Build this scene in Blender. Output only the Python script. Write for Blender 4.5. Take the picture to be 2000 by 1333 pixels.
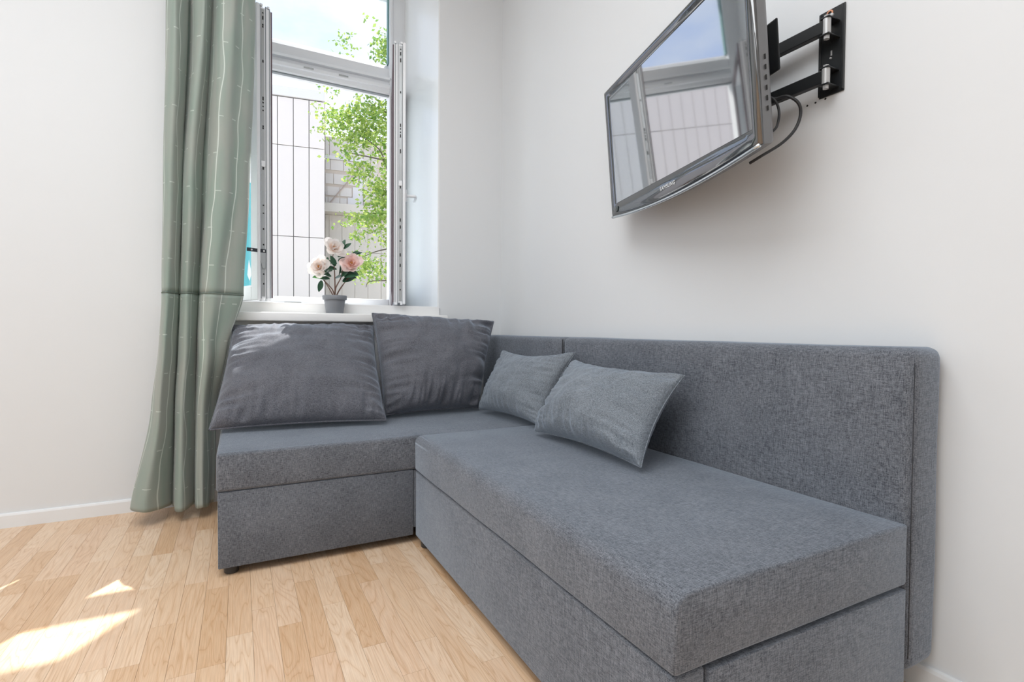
import bpy, bmesh, math, random
from mathutils import Vector, Matrix, noise
for o in list(bpy.data.objects): bpy.data.objects.remove(o)
S = bpy.context.scene
C = S.collection
random.seed(7)

# ------------------------------------------------------------------ camera, sky, sun, lights, exposure
cam = bpy.data.cameras.new('camera'); cam_o = bpy.data.objects.new('camera', cam); C.objects.link(cam_o)
cam.sensor_width = 36; cam.lens = 1022.3/2000*36; cam.clip_start = .02; cam.clip_end = 500
F_ = Vector((.46212404, .88654198, -.02201553)); R_ = Vector((.88680597, -.46209059, .0068887)); U_ = Vector((.00406605, .02270694, .9997339))
m = Matrix((R_, U_, -F_)).transposed().to_4x4(); m.translation = (-1.4958, -3.0285, .88)
cam_o.matrix_world = m
S.camera = cam_o
S.view_settings.view_transform = 'Standard'; S.view_settings.look = 'None'
S.view_settings.exposure = 0; S.view_settings.gamma = 1; S.view_settings.use_curve_mapping = False

W = bpy.data.worlds.new('sky'); S.world = W; W.use_nodes = True
nt = W.node_tree; nt.nodes.clear()
wo = nt.nodes.new('ShaderNodeOutputWorld'); bg = nt.nodes.new('ShaderNodeBackground')
tc = nt.nodes.new('ShaderNodeTexCoord'); mp = nt.nodes.new('ShaderNodeMapping'); mp.inputs['Scale'].default_value = (1, 1, 2.2)
ns = nt.nodes.new('ShaderNodeTexNoise'); ns.inputs['Scale'].default_value = 2.4; ns.inputs['Detail'].default_value = 7; ns.inputs['Roughness'].default_value = .55
cr = nt.nodes.new('ShaderNodeValToRGB'); cr.color_ramp.elements[0].position = .38; cr.color_ramp.elements[1].position = .62
cr.color_ramp.elements[0].color = (.60, .74, 1.12, 1); cr.color_ramp.elements[1].color = (1.05, 1.08, 1.18, 1)
nt.links.new(tc.outputs['Generated'], mp.inputs[0]); nt.links.new(mp.outputs[0], ns.inputs['Vector']); nt.links.new(ns.outputs[0], cr.inputs[0])
nt.links.new(cr.outputs[0], bg.inputs[0]); nt.links.new(bg.outputs[0], wo.inputs[0]); bg.inputs[1].default_value = 1.28

sun = bpy.data.lights.new('sun', 'SUN'); sun.energy = 10; sun.angle = math.radians(.6); sun.color = (1, .96, .9)
sun_o = bpy.data.objects.new('sun', sun); C.objects.link(sun_o)
sun_o.rotation_euler = Vector((-.437, -.630, -1)).to_track_quat('-Z', 'Y').to_euler()
def area(name, loc, to, sx, sy, power, col=(1, 1, 1)):
    l = bpy.data.lights.new(name, 'AREA'); l.shape = 'RECTANGLE'; l.size = sx; l.size_y = sy; l.energy = power; l.color = col
    o = bpy.data.objects.new(name, l); C.objects.link(o); o.location = loc
    o.rotation_euler = (Vector(to)-Vector(loc)).to_track_quat('-Z', 'Y').to_euler(); return o
area('ceiling_fill', (-2.5, -2.5, 3.3), (-2.5, -2.5, 0), 2.6, 2.6, 92, (.93, .97, 1))  # added overhead fill, no lamp fitting is known here
area('left_side_fill', (-4.1, -3.4, 1.9), (-.3, -1.4, 1.2), 2.4, 2.0, 22, (.94, .975, 1))  # added fill from the left side, the wall there has no window

# ------------------------------------------------------------------ helpers
def tag(o, label=None, cat=None, group=None, kind=None):
    if label: o['label'] = label
    if cat: o['category'] = cat
    if group: o['group'] = group
    if kind: o['kind'] = kind
    return o
def link(o, parent=None):
    C.objects.link(o)
    if parent is not None: o.parent = parent
    return o
def obj(name, bm, mat, parent=None, smooth=False, recalc=True):
    me = bpy.data.meshes.new(name)
    if isinstance(bm, bmesh.types.BMesh):
        if recalc: bmesh.ops.recalc_face_normals(bm, faces=bm.faces)
        bm.to_mesh(me); bm.free()
    else: me = bm
    if mat is not None and not me.materials: me.materials.append(mat)
    if smooth is True:
        me.polygons.foreach_set('use_smooth', [True]*len(me.polygons))
    elif smooth:
        me.polygons.foreach_set('use_smooth', [True]*len(me.polygons)); me.set_sharp_from_angle(angle=math.radians(smooth))
    o = bpy.data.objects.new(name, me); link(o, None)
    if parent is not None:
        o.parent = parent; o.matrix_parent_inverse = parent.matrix_world.inverted() if parent.type != 'EMPTY' else Matrix.Translation(-parent.location)
    return o
def empty(name, loc=(0, 0, 0), parent=None):
    o = bpy.data.objects.new(name, None); o.empty_display_size = .05; o.location = loc; C.objects.link(o)
    if parent is not None: o.parent = parent; o.matrix_parent_inverse = Matrix.Translation(-parent.location)
    return o
def copy_of(src, parent=None):
    c = src.copy(); C.objects.link(c)
    if parent is not None: c.parent = parent
    return c
def box(bm, x0, x1, y0, y1, z0, z1, bev=0, seg=2, M=None):
    vs = [bm.verts.new(p) for p in ((x0,y0,z0),(x1,y0,z0),(x1,y1,z0),(x0,y1,z0),(x0,y0,z1),(x1,y0,z1),(x1,y1,z1),(x0,y1,z1))]
    fs = [bm.faces.new([vs[i] for i in q]) for q in ((0,3,2,1),(4,5,6,7),(0,1,5,4),(1,2,6,5),(2,3,7,6),(3,0,4,7))]
    if bev:
        es = list({e for f in fs for e in f.edges})
        r = bmesh.ops.bevel(bm, geom=es, offset=bev, segments=seg, affect='EDGES', profile=.5)
        vs = list({v for f in r['faces'] for v in f.verts} | {v for v in vs if v.is_valid})
    if M is not None:
        for v in vs: v.co = M @ v.co
    return vs
def boxbm(*a, **k):
    bm = bmesh.new(); box(bm, *a, **k); return bm
def prism(bm, poly, z0, z1, M=None):
    lo = [bm.verts.new((x, y, z0)) for x, y in poly]; hi = [bm.verts.new((x, y, z1)) for x, y in poly]
    bm.faces.new(lo[::-1]); bm.faces.new(hi); n = len(poly)
    for i in range(n): bm.faces.new((lo[i], lo[(i+1) % n], hi[(i+1) % n], hi[i]))
    if M is not None:
        for v in lo+hi: v.co = M @ v.co
def smoothpts(P, n):
    P = [Vector(p) for p in P]; out = []
    for i in range(len(P)-1):
        p0 = P[max(i-1, 0)]; p1 = P[i]; p2 = P[i+1]; p3 = P[min(i+2, len(P)-1)]
        for k in range(n):
            t = k/n
            out.append(.5*((2*p1)+(p2-p0)*t+(2*p0-5*p1+4*p2-p3)*t*t+(3*p1-p0-3*p2+p3)*t**3))
    out.append(P[-1]); return out
def tube(bm, pts, r, n=8, caps=True, flat=1):
    pts = [Vector(p) for p in pts]; rings = []; up = None
    for i, p in enumerate(pts):
        d = (pts[min(i+1, len(pts)-1)]-pts[max(i-1, 0)]).normalized()
        if up is None: up = Vector((0, 0, 1)) if abs(d.z) < .9 else Vector((1, 0, 0))
        a = d.cross(up).normalized(); b = a.cross(d).normalized(); up = b
        rr = r[i] if isinstance(r, (list, tuple)) else r
        rings.append([bm.verts.new(p+(a*math.cos(q)*rr+b*math.sin(q)*rr*flat)) for q in [2*math.pi*k/n for k in range(n)]])
    for A, B in zip(rings, rings[1:]):
        for k in range(n): bm.faces.new((A[k], A[(k+1) % n], B[(k+1) % n], B[k]))
    if caps and n > 2:
        bm.faces.new(rings[0][::-1]); bm.faces.new(rings[-1])
def lathe(bm, prof, n=32, M=None):
    rings = []
    for r, z in prof:
        if r < 1e-6: rings.append([bm.verts.new((0, 0, z))])
        else: rings.append([bm.verts.new((r*math.cos(2*math.pi*k/n), r*math.sin(2*math.pi*k/n), z)) for k in range(n)])
    for A, B in zip(rings, rings[1:]):
        for k in range(n):
            a, b = A[k % len(A)], A[(k+1) % len(A)]; c, d = B[(k+1) % len(B)], B[k % len(B)]
            q = []
            for v in (a, b, c, d):
                if v not in q: q.append(v)
            if len(q) > 2: bm.faces.new(q)
    if M is not None:
        for ring in rings:
            for v in ring: v.co = M @ v.co
def frame_m(o, x, y, z):
    M = Matrix((Vector(x), Vector(y), Vector(z))).transposed().to_4x4(); M.translation = o; return M

# ------------------------------------------------------------------ materials
def mat(name, col=(.8, .8, .8), rough=.5, metal=0, spec=.5, **k):
    M = bpy.data.materials.new(name); M.use_nodes = True; b = M.node_tree.nodes['Principled BSDF']
    b.inputs['Base Color'].default_value = (*col, 1); b.inputs['Roughness'].default_value = rough; b.inputs['Metallic'].default_value = metal
    b.inputs['Specular IOR Level'].default_value = spec
    for kk, v in k.items(): b.inputs[kk.replace('_', ' ')].default_value = v
    return M
def N(M, t, **k):
    n = M.node_tree.nodes.new(t)
    for a, b in k.items():
        if hasattr(n, a): setattr(n, a, b)
        else: n.inputs[a.replace('_', ' ')].default_value = b
    return n
def L(M, a, b): M.node_tree.links.new(a, b)
def ramp(M, src, stops):
    r = N(M, 'ShaderNodeValToRGB'); e = r.color_ramp.elements
    while len(e) < len(stops): e.new(.5)
    for q, (p, c) in zip(e, stops): q.position = p; q.color = (*c, 1)
    L(M, src, r.inputs[0]); return r
def bump(M, src, strength, dist=.001):
    b = N(M, 'ShaderNodeBump'); b.inputs['Strength'].default_value = strength; b.inputs['Distance'].default_value = dist
    L(M, src, b.inputs['Height']); L(M, b.outputs[0], M.node_tree.nodes['Principled BSDF'].inputs['Normal']); return b
def BS(M): return M.node_tree.nodes['Principled BSDF']

def plaster(name, col, rough=.6, amt=.25):
    M = mat(name, col, rough, spec=.3); g = N(M, 'ShaderNodeNewGeometry')
    n = N(M, 'ShaderNodeTexNoise'); n.inputs['Scale'].default_value = 5; n.inputs['Detail'].default_value = 8; L(M, g.outputs['Position'], n.inputs['Vector'])
    bump(M, n.outputs[0], amt, .006); return M
m_wall = plaster('white_wall_paint', (.76, .775, .79))
m_reveal = plaster('satin_white_paint', (.90, .915, .92), .2, .12)
m_ceil = plaster('ceiling_paint', (.85, .85, .85))
m_trim = mat('white_trim', (.82, .83, .84), .4)
m_pvc = mat('white_pvc', (.84, .86, .89), .28)
m_seal = mat('brown_foil', (.11, .075, .09), .4)
m_grey = mat('grey_fitting', (.42, .44, .45), .35, .6)
m_gap = mat('dark_gap', (.02, .02, .02), .8)
m_rubber = mat('grey_gasket', (.25, .28, .3), .6)

def fabric(name, c0, c1, scale=1.0, rough=.85):
    M = mat(name, c0, rough, spec=.25); BS(M).inputs['Sheen Weight'].default_value = .55; BS(M).inputs['Sheen Roughness'].default_value = .42
    BS(M).inputs['Sheen Tint'].default_value = (.72, .84, 1, 1)
    tcn = N(M, 'ShaderNodeTexCoord'); outs = []
    for sc in ((90, 700, 700), (700, 90, 700), (700, 700, 90)):
        mp = N(M, 'ShaderNodeMapping'); mp.inputs['Scale'].default_value = [s*scale*1.3 for s in sc]; L(M, tcn.outputs['Object'], mp.inputs[0])
        n = N(M, 'ShaderNodeTexNoise'); n.inputs['Scale'].default_value = .55; n.inputs['Detail'].default_value = 2; L(M, mp.outputs[0], n.inputs['Vector']); outs.append(n.outputs[0])
    a = N(M, 'ShaderNodeMath', operation='ADD'); L(M, outs[0], a.inputs[0]); L(M, outs[1], a.inputs[1])
    b = N(M, 'ShaderNodeMath', operation='ADD'); L(M, a.outputs[0], b.inputs[0]); L(M, outs[2], b.inputs[1])
    c = N(M, 'ShaderNodeMath', operation='MULTIPLY'); L(M, b.outputs[0], c.inputs[0]); c.inputs[1].default_value = 1/3
    big = N(M, 'ShaderNodeTexNoise'); big.inputs['Scale'].default_value = 9; big.inputs['Detail'].default_value = 4; L(M, tcn.outputs['Object'], big.inputs['Vector'])
    d = N(M, 'ShaderNodeMath', operation='MULTIPLY_ADD'); L(M, big.outputs[0], d.inputs[0]); d.inputs[1].default_value = .12; L(M, c.outputs[0], d.inputs[2])
    r = ramp(M, d.outputs[0], [(.44, c0), (.68, c1)]); L(M, r.outputs[0], BS(M).inputs['Base Color'])
    bump(M, c.outputs[0], .55, .0012); return M
m_fab = fabric('grey_upholstery', (.054, .060, .074), (.22, .235, .265))
m_fabL = fabric('light_grey_cushion', (.09, .104, .122), (.285, .315, .35), 1.1)
m_fabD = fabric('dark_grey_cushion', (.056, .058, .072), (.185, .188, .212), 1.2)
m_seam = mat('dark_seam', (.035, .036, .042), .9)
m_foot = mat('dark_plastic', (.03, .03, .032), .4)

# wood laminate staves
m_wood = mat('beech_laminate', (.7, .5, .34), .3, spec=.5)
def wood(M):
    oi = N(M, 'ShaderNodeObjectInfo'); g = N(M, 'ShaderNodeNewGeometry')
    ad = N(M, 'ShaderNodeMath', operation='ADD'); L(M, oi.outputs['Random'], ad.inputs[0]); L(M, g.outputs['Random Per Island'], ad.inputs[1])
    rnd = N(M, 'ShaderNodeMath', operation='FRACT'); L(M, ad.outputs[0], rnd.inputs[0])
    off = N(M, 'ShaderNodeMath', operation='MULTIPLY'); L(M, rnd.outputs[0], off.inputs[0]); off.inputs[1].default_value = 71.3
    cb = N(M, 'ShaderNodeCombineXYZ'); L(M, off.outputs[0], cb.inputs[0]); L(M, off.outputs[0], cb.inputs[1]); L(M, off.outputs[0], cb.inputs[2])
    va = N(M, 'ShaderNodeVectorMath', operation='ADD'); L(M, g.outputs['Position'], va.inputs[0]); L(M, cb.outputs[0], va.inputs[1])
    mp = N(M, 'ShaderNodeMapping'); mp.inputs['Scale'].default_value = (1, .11, 1); L(M, va.outputs[0], mp.inputs[0])
    n1 = N(M, 'ShaderNodeTexNoise'); n1.inputs['Scale'].default_value = 13; n1.inputs['Detail'].default_value = 2; n1.inputs['Distortion'].default_value = .5; L(M, mp.outputs[0], n1.inputs['Vector'])
    mu = N(M, 'ShaderNodeMath', operation='MULTIPLY'); L(M, n1.outputs[0], mu.inputs[0]); mu.inputs[1].default_value = 15
    fr = N(M, 'ShaderNodeMath', operation='PINGPONG'); L(M, mu.outputs[0], fr.inputs[0]); fr.inputs[1].default_value = .5
    mp2 = N(M, 'ShaderNodeMapping'); mp2.inputs['Scale'].default_value = (1, .03, 1); L(M, va.outputs[0], mp2.inputs[0])
    n2 = N(M, 'ShaderNodeTexNoise'); n2.inputs['Scale'].default_value = 420; n2.inputs['Detail'].default_value = 3; L(M, mp2.outputs[0], n2.inputs['Vector'])
    grain = ramp(M, fr.outputs[0], [(0.0, (.80, .69, .57)), (.10, (.95, .9, .85)), (.5, (1, 1, 1))])
    base = ramp(M, rnd.outputs[0], [(0, (.70, .47, .29)), (.35, (.78, .56, .38)), (.7, (.84, .65, .48)), (1, (.76, .53, .36))])
    fine = ramp(M, n2.outputs[0], [(.35, (.88, .84, .8)), (.62, (1.04, 1.04, 1.04))])
    a = N(M, 'ShaderNodeMix', data_type='RGBA', blend_type='MULTIPLY'); a.inputs[0].default_value = .8; L(M, base.outputs[0], a.inputs[6]); L(M, grain.outputs[0], a.inputs[7])
    b = N(M, 'ShaderNodeMix', data_type='RGBA', blend_type='MULTIPLY'); b.inputs[0].default_value = .8; L(M, a.outputs[2], b.inputs[6]); L(M, fine.outputs[0], b.inputs[7])
    L(M, b.outputs[2], BS(M).inputs['Base Color'])
wood(m_wood)

# ------------------------------------------------------------------ room shell
HC = 3.4
XL, YB = -4.4, -5.2
RX0, RX1 = -1.735, -.42            # window recess at the room face
FY = .6                            # room face of the window frame
fl = obj('floor', boxbm(XL-.2, .2, YB-.2, .0, -.12, -.008), mat('subfloor', (.25, .17, .11), .8)); tag(fl, kind='structure')
stave_w, zt = .0665, 0
x = -.60; col = 0; outer = bmesh.new()
vis = bmesh.new(); meshes = {}
while x > XL:
    y = 0.0 - random.uniform(0, .35)
    first = True; yy = 0.0
    while yy > YB:
        ln = random.choice((.30, .38, .46, .54)) if not first else random.uniform(.12, .42)
        y1 = max(yy-ln, YB); first = False; L_ = yy-y1
        seen = x < -.75 and x > -3.05 and yy > -2.35 and (x < -1.6 or yy < -.5) and yy < -.0 + 1
        # out of sight to the camera: far left wedge
        if seen and (x < -1.5 - 1.6 + 0.9*0 - max(0, 0)): pass
        if seen and len(meshes.setdefault('n', [])) < 295 and not (x < -2.45 and yy < -1.45) and not (x > -1.55 and yy > -.5 and x > -.9):
            key = round(L_, 3)
            if key not in meshes:
                bm = boxbm(-stave_w/2+.0003, stave_w/2-.0003, -L_/2+.0003, L_/2-.0003, -.008, 0)
                me = bpy.data.meshes.new('plank'); bm.to_mesh(me); bm.free(); me.materials.append(m_wood); meshes[key] = me
            p = bpy.data.objects.new('plank', meshes[key]); C.objects.link(p); p.parent = fl
            p.location = (x-stave_w/2, (yy+y1)/2, 0); meshes['n'].append(p)
        else:
            box(outer, x-stave_w+.0003, x-.0003, y1+.0003, yy-.0003, -.008, 0)
        yy = y1
    x -= stave_w
box(outer, -.60, .0, YB, 0, -.008, -.0005)
po = obj('planks', outer, m_wood, fl); po['kind'] = 'stuff'
po['label'] = 'remaining short beech staves of the laminate floor'

wr = obj('wall_right', boxbm(0, .2, YB-.2, .0, -.12, HC), m_wall); tag(wr, kind='structure')
wl = obj('wall_left', boxbm(XL-.2, XL, YB-.2, .0, -.12, HC), m_wall); tag(wl, kind='structure')
wb = obj('wall_back', boxbm(XL, 0, YB-.2, YB, -.12, HC), m_wall); tag(wb, kind='structure')
ce = obj('ceiling', boxbm(XL-.2, .2, YB-.2, .0, HC, HC+.15), m_ceil); tag(ce, kind='structure')
bm = bmesh.new()
YO = .78
prism(bm, [(RX1, 0), (.2, 0), (.2, YO), (-.455, YO), (-.455, FY)], -.12, HC+.15)
prism(bm, [(RX0, 0), (-1.70, FY), (-1.70, YO), (XL-.2, YO), (XL-.2, 0)], -.12, HC+.15)
prism(bm, [(RX0, 0), (RX1, 0), (-.455, FY), (-.455, YO), (-1.70, YO), (-1.70, FY)], -.12, .985)
prism(bm, [(RX0, 0), (RX1, 0), (-.455, FY), (-.455, YO), (-1.70, YO), (-1.70, FY)], 3.25, HC+.15)
wf = obj('wall_front', bm, m_wall); tag(wf, kind='structure')
# satin painted reveal linings
for nm, poly in (('trim_1', [(RX1-.0001, .001), (RX1-.008, .001), (-.463, FY), (-.4551, FY)]), ('trim_2', [(RX0+.0001, .001), (RX0+.008, .001), (-1.692, FY), (-1.6999, FY)])):
    bm = bmesh.new(); prism(bm, poly, 1.0155, 3.249); t = obj(nm, bm, m_reveal); tag(t, kind='structure')

# baseboards
def baseboard(name, axis, a0, a1):
    bm = bmesh.new(); prof = [(0, 0), (.012, 0), (.012, .053), (.009, .0605), (.004, .063), (0, .063)]
    A = []; B = []
    for d, z in prof:
        if axis == 'x': A.append(bm.verts.new((a0, -d, z))); B.append(bm.verts.new((a1, -d, z)))
        else: A.append(bm.verts.new((-d, a0, z))); B.append(bm.verts.new((-d, a1, z)))
    bm.faces.new(A); bm.faces.new(B[::-1])
    for i in range(len(A)): bm.faces.new((A[i], A[(i+1) % len(A)], B[(i+1) % len(A)], B[i]))
    o = obj(name, bm, m_trim); tag(o, kind='structure')
baseboard('baseboard_front', 'x', XL, -.013); baseboard('baseboard_right', 'y', YB, -.013)

# ------------------------------------------------------------------ window
fx0, fx1 = -1.70, -.4551
win = bmesh.new()
FW = .115; FD = FY+.075
box(win, fx1-FW, fx1, FY, FD, 1.015, 3.249, .004)                 # right jamb
box(win, fx1-FW-.0, fx1-FW+.02, FY-.012, FY+.002, 2.60, 3.249, .003)
box(win, fx0, fx0+FW, FY, FD, 1.015, 3.249, .004)
box(win, fx0+FW, fx1-FW, FY, FD, 1.015, 1.082, .006)              # bottom rail
box(win, fx0+FW, fx1-FW, FY, FD, 3.16, 3.249, .004)
w1 = obj('window_1', win, m_pvc); tag(w1, kind='structure')
tr = bmesh.new()
prof = [(FY+.07, 2.49), (FY+.004, 2.492), (FY-.004, 2.50), (FY-.004, 2.525), (FY-.016, 2.53), (FY-.018, 2.55), (FY-.004, 2.556), (FY+.012, 2.562), (FY+.012, 2.584), (FY-.012, 2.588), (FY-.014, 2.603), (FY+.014, 2.61), (FY+.014, 2.672), (FY+.022, 2.68), (FY+.05, 2.712), (FY+.07, 2.712)]
A = [tr.verts.new((fx0+FW, y, z)) for y, z in prof]; B = [tr.verts.new((fx1-FW+.001, y, z)) for y, z in prof]
tr.faces.new(A); tr.faces.new(B[::-1])
for i in range(len(A)): tr.faces.new((A[i], A[(i+1) % len(A)], B[(i+1) % len(A)], B[i]))
obj('transom', tr, m_pvc, w1)
obj('gasket', boxbm(fx0+FW, fx1-FW, FY+.004, FY+.03, 2.484, 2.4915), m_rubber, w1)
bm = boxbm(fx1-FW-.008, fx1-FW, FY+.015, FY+.05, 2.712, 3.16); box(bm, fx0+FW, fx0+FW+.008, FY+.015, FY+.05, 2.712, 3.16)
obj('gasket', bm, mat('green_grey_gasket', (.16, .3, .29), .5), w1)
for xk in (-1.095, -.879):
    obj('striker_plate', boxbm(xk-.03, xk+.03, FY-.022, FY-.0178, 2.539, 2.549, .001), m_grey, w1)
for xk in (-1.19, -.90):
    bm = boxbm(xk-.05, xk+.05, FY-.006, FY+.003, 1.040, 1.046, .001); obj('striker_plate', bm, m_grey, w1)
def glassmat():
    M = bpy.data.materials.new('window_glass'); M.use_nodes = True; t = M.node_tree; t.nodes.clear()
    o = t.nodes.new('ShaderNodeOutputMaterial'); mx = t.nodes.new('ShaderNodeMixShader'); tr = t.nodes.new('ShaderNodeBsdfTransparent'); gl = t.nodes.new('ShaderNodeBsdfGlossy')
    tr.inputs[0].default_value = (.94, .97, .98, 1); gl.inputs['Roughness'].default_value = .02; f = t.nodes.new('ShaderNodeFresnel'); f.inputs[0].default_value = 1.5
    ge = t.nodes.new('ShaderNodeNewGeometry'); inv = t.nodes.new('ShaderNodeMath'); inv.operation = 'SUBTRACT'; inv.inputs[0].default_value = 1; t.links.new(ge.outputs['Backfacing'], inv.inputs[1])
    mu = t.nodes.new('ShaderNodeMath'); mu.operation = 'MULTIPLY'; t.links.new(f.outputs[0], mu.inputs[0]); t.links.new(inv.outputs[0], mu.inputs[1])   # reflect only on the entering face
    t.links.new(mu.outputs[0], mx.inputs[0]); t.links.new(tr.outputs[0], mx.inputs[1]); t.links.new(gl.outputs[0], mx.inputs[2]); t.links.new(mx.outputs[0], o.inputs[0]); return M
m_glass = glassmat()
obj('glass_pane', boxbm(fx0+FW-.003, fx1-FW+.003, FY+.03, FY+.036, 2.709, 3.163), m_glass, w1)
# board of the window: deep stone board and lower front ledge
m_sill = mat('painted_window_board', (.86, .86, .855), .35)
bm = bmesh.new(); prism(bm, [(RX0+.001, .0), (RX1-.001, .0), (-.456, FY+.03), (-1.699, FY+.03)], .985, 1.015)
sill = obj('window_sill', bm, m_sill, w1)
bm = bmesh.new(); box(bm, -1.74, -.405, -.122, -.0, .914, .960, .007, 3)
ledge = obj('window_sill', bm, m_sill, w1, smooth=40)
bm = boxbm(RX0+.002, RX1, -.012, -.0005, .960, 1.014, .002); obj('sill_upstand', bm, m_sill, w1)

# casement sashes; local x = along the sash from hinge, y = thickness (towards the side that faces into the room when shut), z up
def sash(hx, hy, fx, fy, side, t=.07):
    d = Vector((fx-hx, fy-hy, 0)); Ln = d.length; d.normalize(); n = Vector((-d.y, d.x, 0))*side      # n: room face normal of the sash when open
    M = frame_m((hx, hy, 0), d, n, (0, 0, 1)); z0, z1 = 1.03, 2.505; s = .072
    if side < 0: pass
    bm = bmesh.new()
    for a in ((0, s, z0, z1), (Ln-s, Ln, z0, z1), (s, Ln-s, z0, z0+s), (s, Ln-s, z1-s, z1)):
        box(bm, a[0], a[1], -t/2, t/2-.014, a[2], a[3], .003, 2, M)
        # overlap lip on the room side
    for a in ((-.006, s-.006, z0-.008, z1+.008), (Ln-s+.006, Ln+.010, z0-.008, z1+.008), (s-.006, Ln-s+.006, z0-.008, z0+s-.01), (s-.006, Ln-s+.006, z1-s+.01, z1+.008)):
        box(bm, a[0], a[1], t/2-.016, t/2, a[2], a[3], .003, 2, M)
    sh = obj('sash', bm, m_pvc, w1)
    obj('glass_pane', boxbm(s-.004, Ln-s+.004, -.004, .002, z0+s-.004, z1-s+.004, M=M), m_glass, sh)
    # outer brown foil
    bm = bmesh.new()
    for a in ((0, s, z0+.004, z1-.004), (Ln-s, Ln-.002, z0+.004, z1-.004), (s, Ln-s, z0+.004, z0+s), (s, Ln-s, z1-s, z1-.004)):
        box(bm, a[0], a[1], -t/2-.008, -t/2+.0005, a[2], a[3], .0015, 1, M)
    obj('outer_cladding', bm, m_seal, sh)
    # grooves and gasket on the free edge
    bm = bmesh.new(); box(bm, Ln-.002, Ln+.003, -t/2+.006, -t/2+.009, z0, z1+.004, M=M); box(bm, Ln-.002, Ln+.004, -.012, -.0095, z0, z1+.006, M=M)
    box(bm, Ln-.002, Ln+.002, .0145, .0165, z0, z1+.002, M=M)
    obj('gasket', bm, m_rubber, sh)
    bm = bmesh.new(); box(bm, Ln-.002, Ln+.0025, -.004, .012, z0+.01, z1-.01, .0008, 1, M)
    obj('edge_fitting', bm, m_grey, sh)
    bm = bmesh.new(); random.seed(int(hx*-100))
    for zz in (z1-.03, z1-.055, z1-.09, z1-.10, z1-.27, z1-.275, z1-.46, z1-.48, z1-.50, z1-.52, z1-.60, z1-.61, z1-.80, z1-.81, z1-1.0, z1-1.04, z1-1.12, z1-1.2, z1-1.26, z1-1.35, z1-1.4):
        hh = random.choice((.003, .004, .009))
        box(bm, Ln+.0015, Ln+.0042, .001, .007, zz-hh, zz+hh, M=M)
    obj('screws', bm, m_gap, sh)['kind'] = 'stuff'
    bm = bmesh.new(); box(bm, Ln-.004, Ln+.006, -.006, .014, 1.70, 1.73, .001, 1, M); obj('striker_plate', bm, m_pvc, sh)
    bm = bmesh.new()
    for a, b in ((.004, .016), (-.03, -.02)): box(bm, Ln-.02, Ln+.004, a, b, z1+.002, z1+.014, .001, 1, M)
    for a, b in ((.004, .016), (-.03, -.012)): box(bm, Ln-.02, Ln+.008, a, b, z0-.012, z0+.002, .001, 1, M)
    obj('corner_cap', bm, m_pvc, sh)
    return sh, M, Ln, t
sr, Mr, Lr, tt = sash(-.515, FY, -.675, -.045, 1, .066)
sl, Ml, Ll, tl_ = sash(-1.645, FY, -1.381, -.055, -1, .076)
# handle on right sash, room side
bm = bmesh.new(); hz = 1.655
box(bm, Lr-.052, Lr-.022, tt/2, tt/2+.009, hz-.035, hz+.035, .004, 2, Mr)
tube(bm, [Mr @ Vector((Lr-.037, tt/2+q, hz)) for q in (.006, .045)], .009, 12)
tube(bm, smoothpts([Mr @ Vector(p) for p in ((Lr-.037, tt/2+.04, hz), (Lr-.042, tt/2+.056, hz), (Lr-.09, tt/2+.060, hz), (Lr-.155, tt/2+.058, hz))], 4), .009, 10)
obj('handle', bm, m_pvc, sr, smooth=40)
# opening limiter on left sash: dark perforated strip and bracket
bm = bmesh.new(); lz = 1.272
box(bm, Ll+.004, Ll+.009, -.006, .088, lz-.009, lz+.009, .001, 1, Ml)
obj('opening_limiter', bm, mat('dark_steel', (.05, .055, .065), .4, .7), sl)
for q in (.005, .034, .066):
    bm = bmesh.new(); lathe(bm, [(0, 0), (.0045, 0), (.0045, .002), (0, .002)], 12, Ml @ Matrix.Translation((Ll+.009, q, lz)) @ Matrix.Rotation(math.pi/2, 4, 'Y')); obj('hole_dot', bm, mat('hole_light', (.85, .85, .85), .3, .3), sl)  # bright discs paint the light showing through the strip's holes
bm = bmesh.new(); MM = Ml @ Matrix.Translation((Ll+.004, 0, 0))
vs = [(.0, .0+.034, lz-.009), (.0, -.004, lz-.009), (.0, -.004, lz-.09), (.0, .010, lz-.09)]
a = [bm.verts.new(MM @ Vector(v)) for v in vs]; b = [bm.verts.new(MM @ (Vector(v)+Vector((.004, 0, 0)))) for v in vs]
bm.faces.new(a); bm.faces.new(b[::-1])
for i in range(4): bm.faces.new((a[i], a[(i+1) % 4], b[(i+1) % 4], b[i]))
obj('limiter_bracket', bm, m_grey, sl)

# ------------------------------------------------------------------ sofa
zb0, zs0, zs1 = .031, .303, .440
xL, yF, xF, yN, xB = -1.569, -.953, -.861, -2.400, -.1445
sofa = empty('corner_sofa', (-.8, -1.0, 0))
tag(sofa, 'large grey woven fabric corner sofa under the window and along the wall', 'sofa')
def rbox(x0, x1, y0, y1, z0, z1, r, seg=4, sag=0, cuts=8):
    bm = bmesh.new(); box(bm, x0, x1, y0, y1, z0, z1, r, seg)
    return bm
def puff(bm, amp, axis_faces=None):
    bmesh.ops.subdivide_edges(bm, edges=[e for e in bm.edges if e.calc_length() > .12], cuts=6, use_grid_fill=True)
    for v in bm.verts:
        n = noise.noise(v.co*4.0)*amp; v.co += Vector((n, noise.noise(v.co*4+Vector((9, 1, 3)))*amp, noise.noise(v.co*3.3+Vector((2, 7, 5)))*amp))
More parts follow.
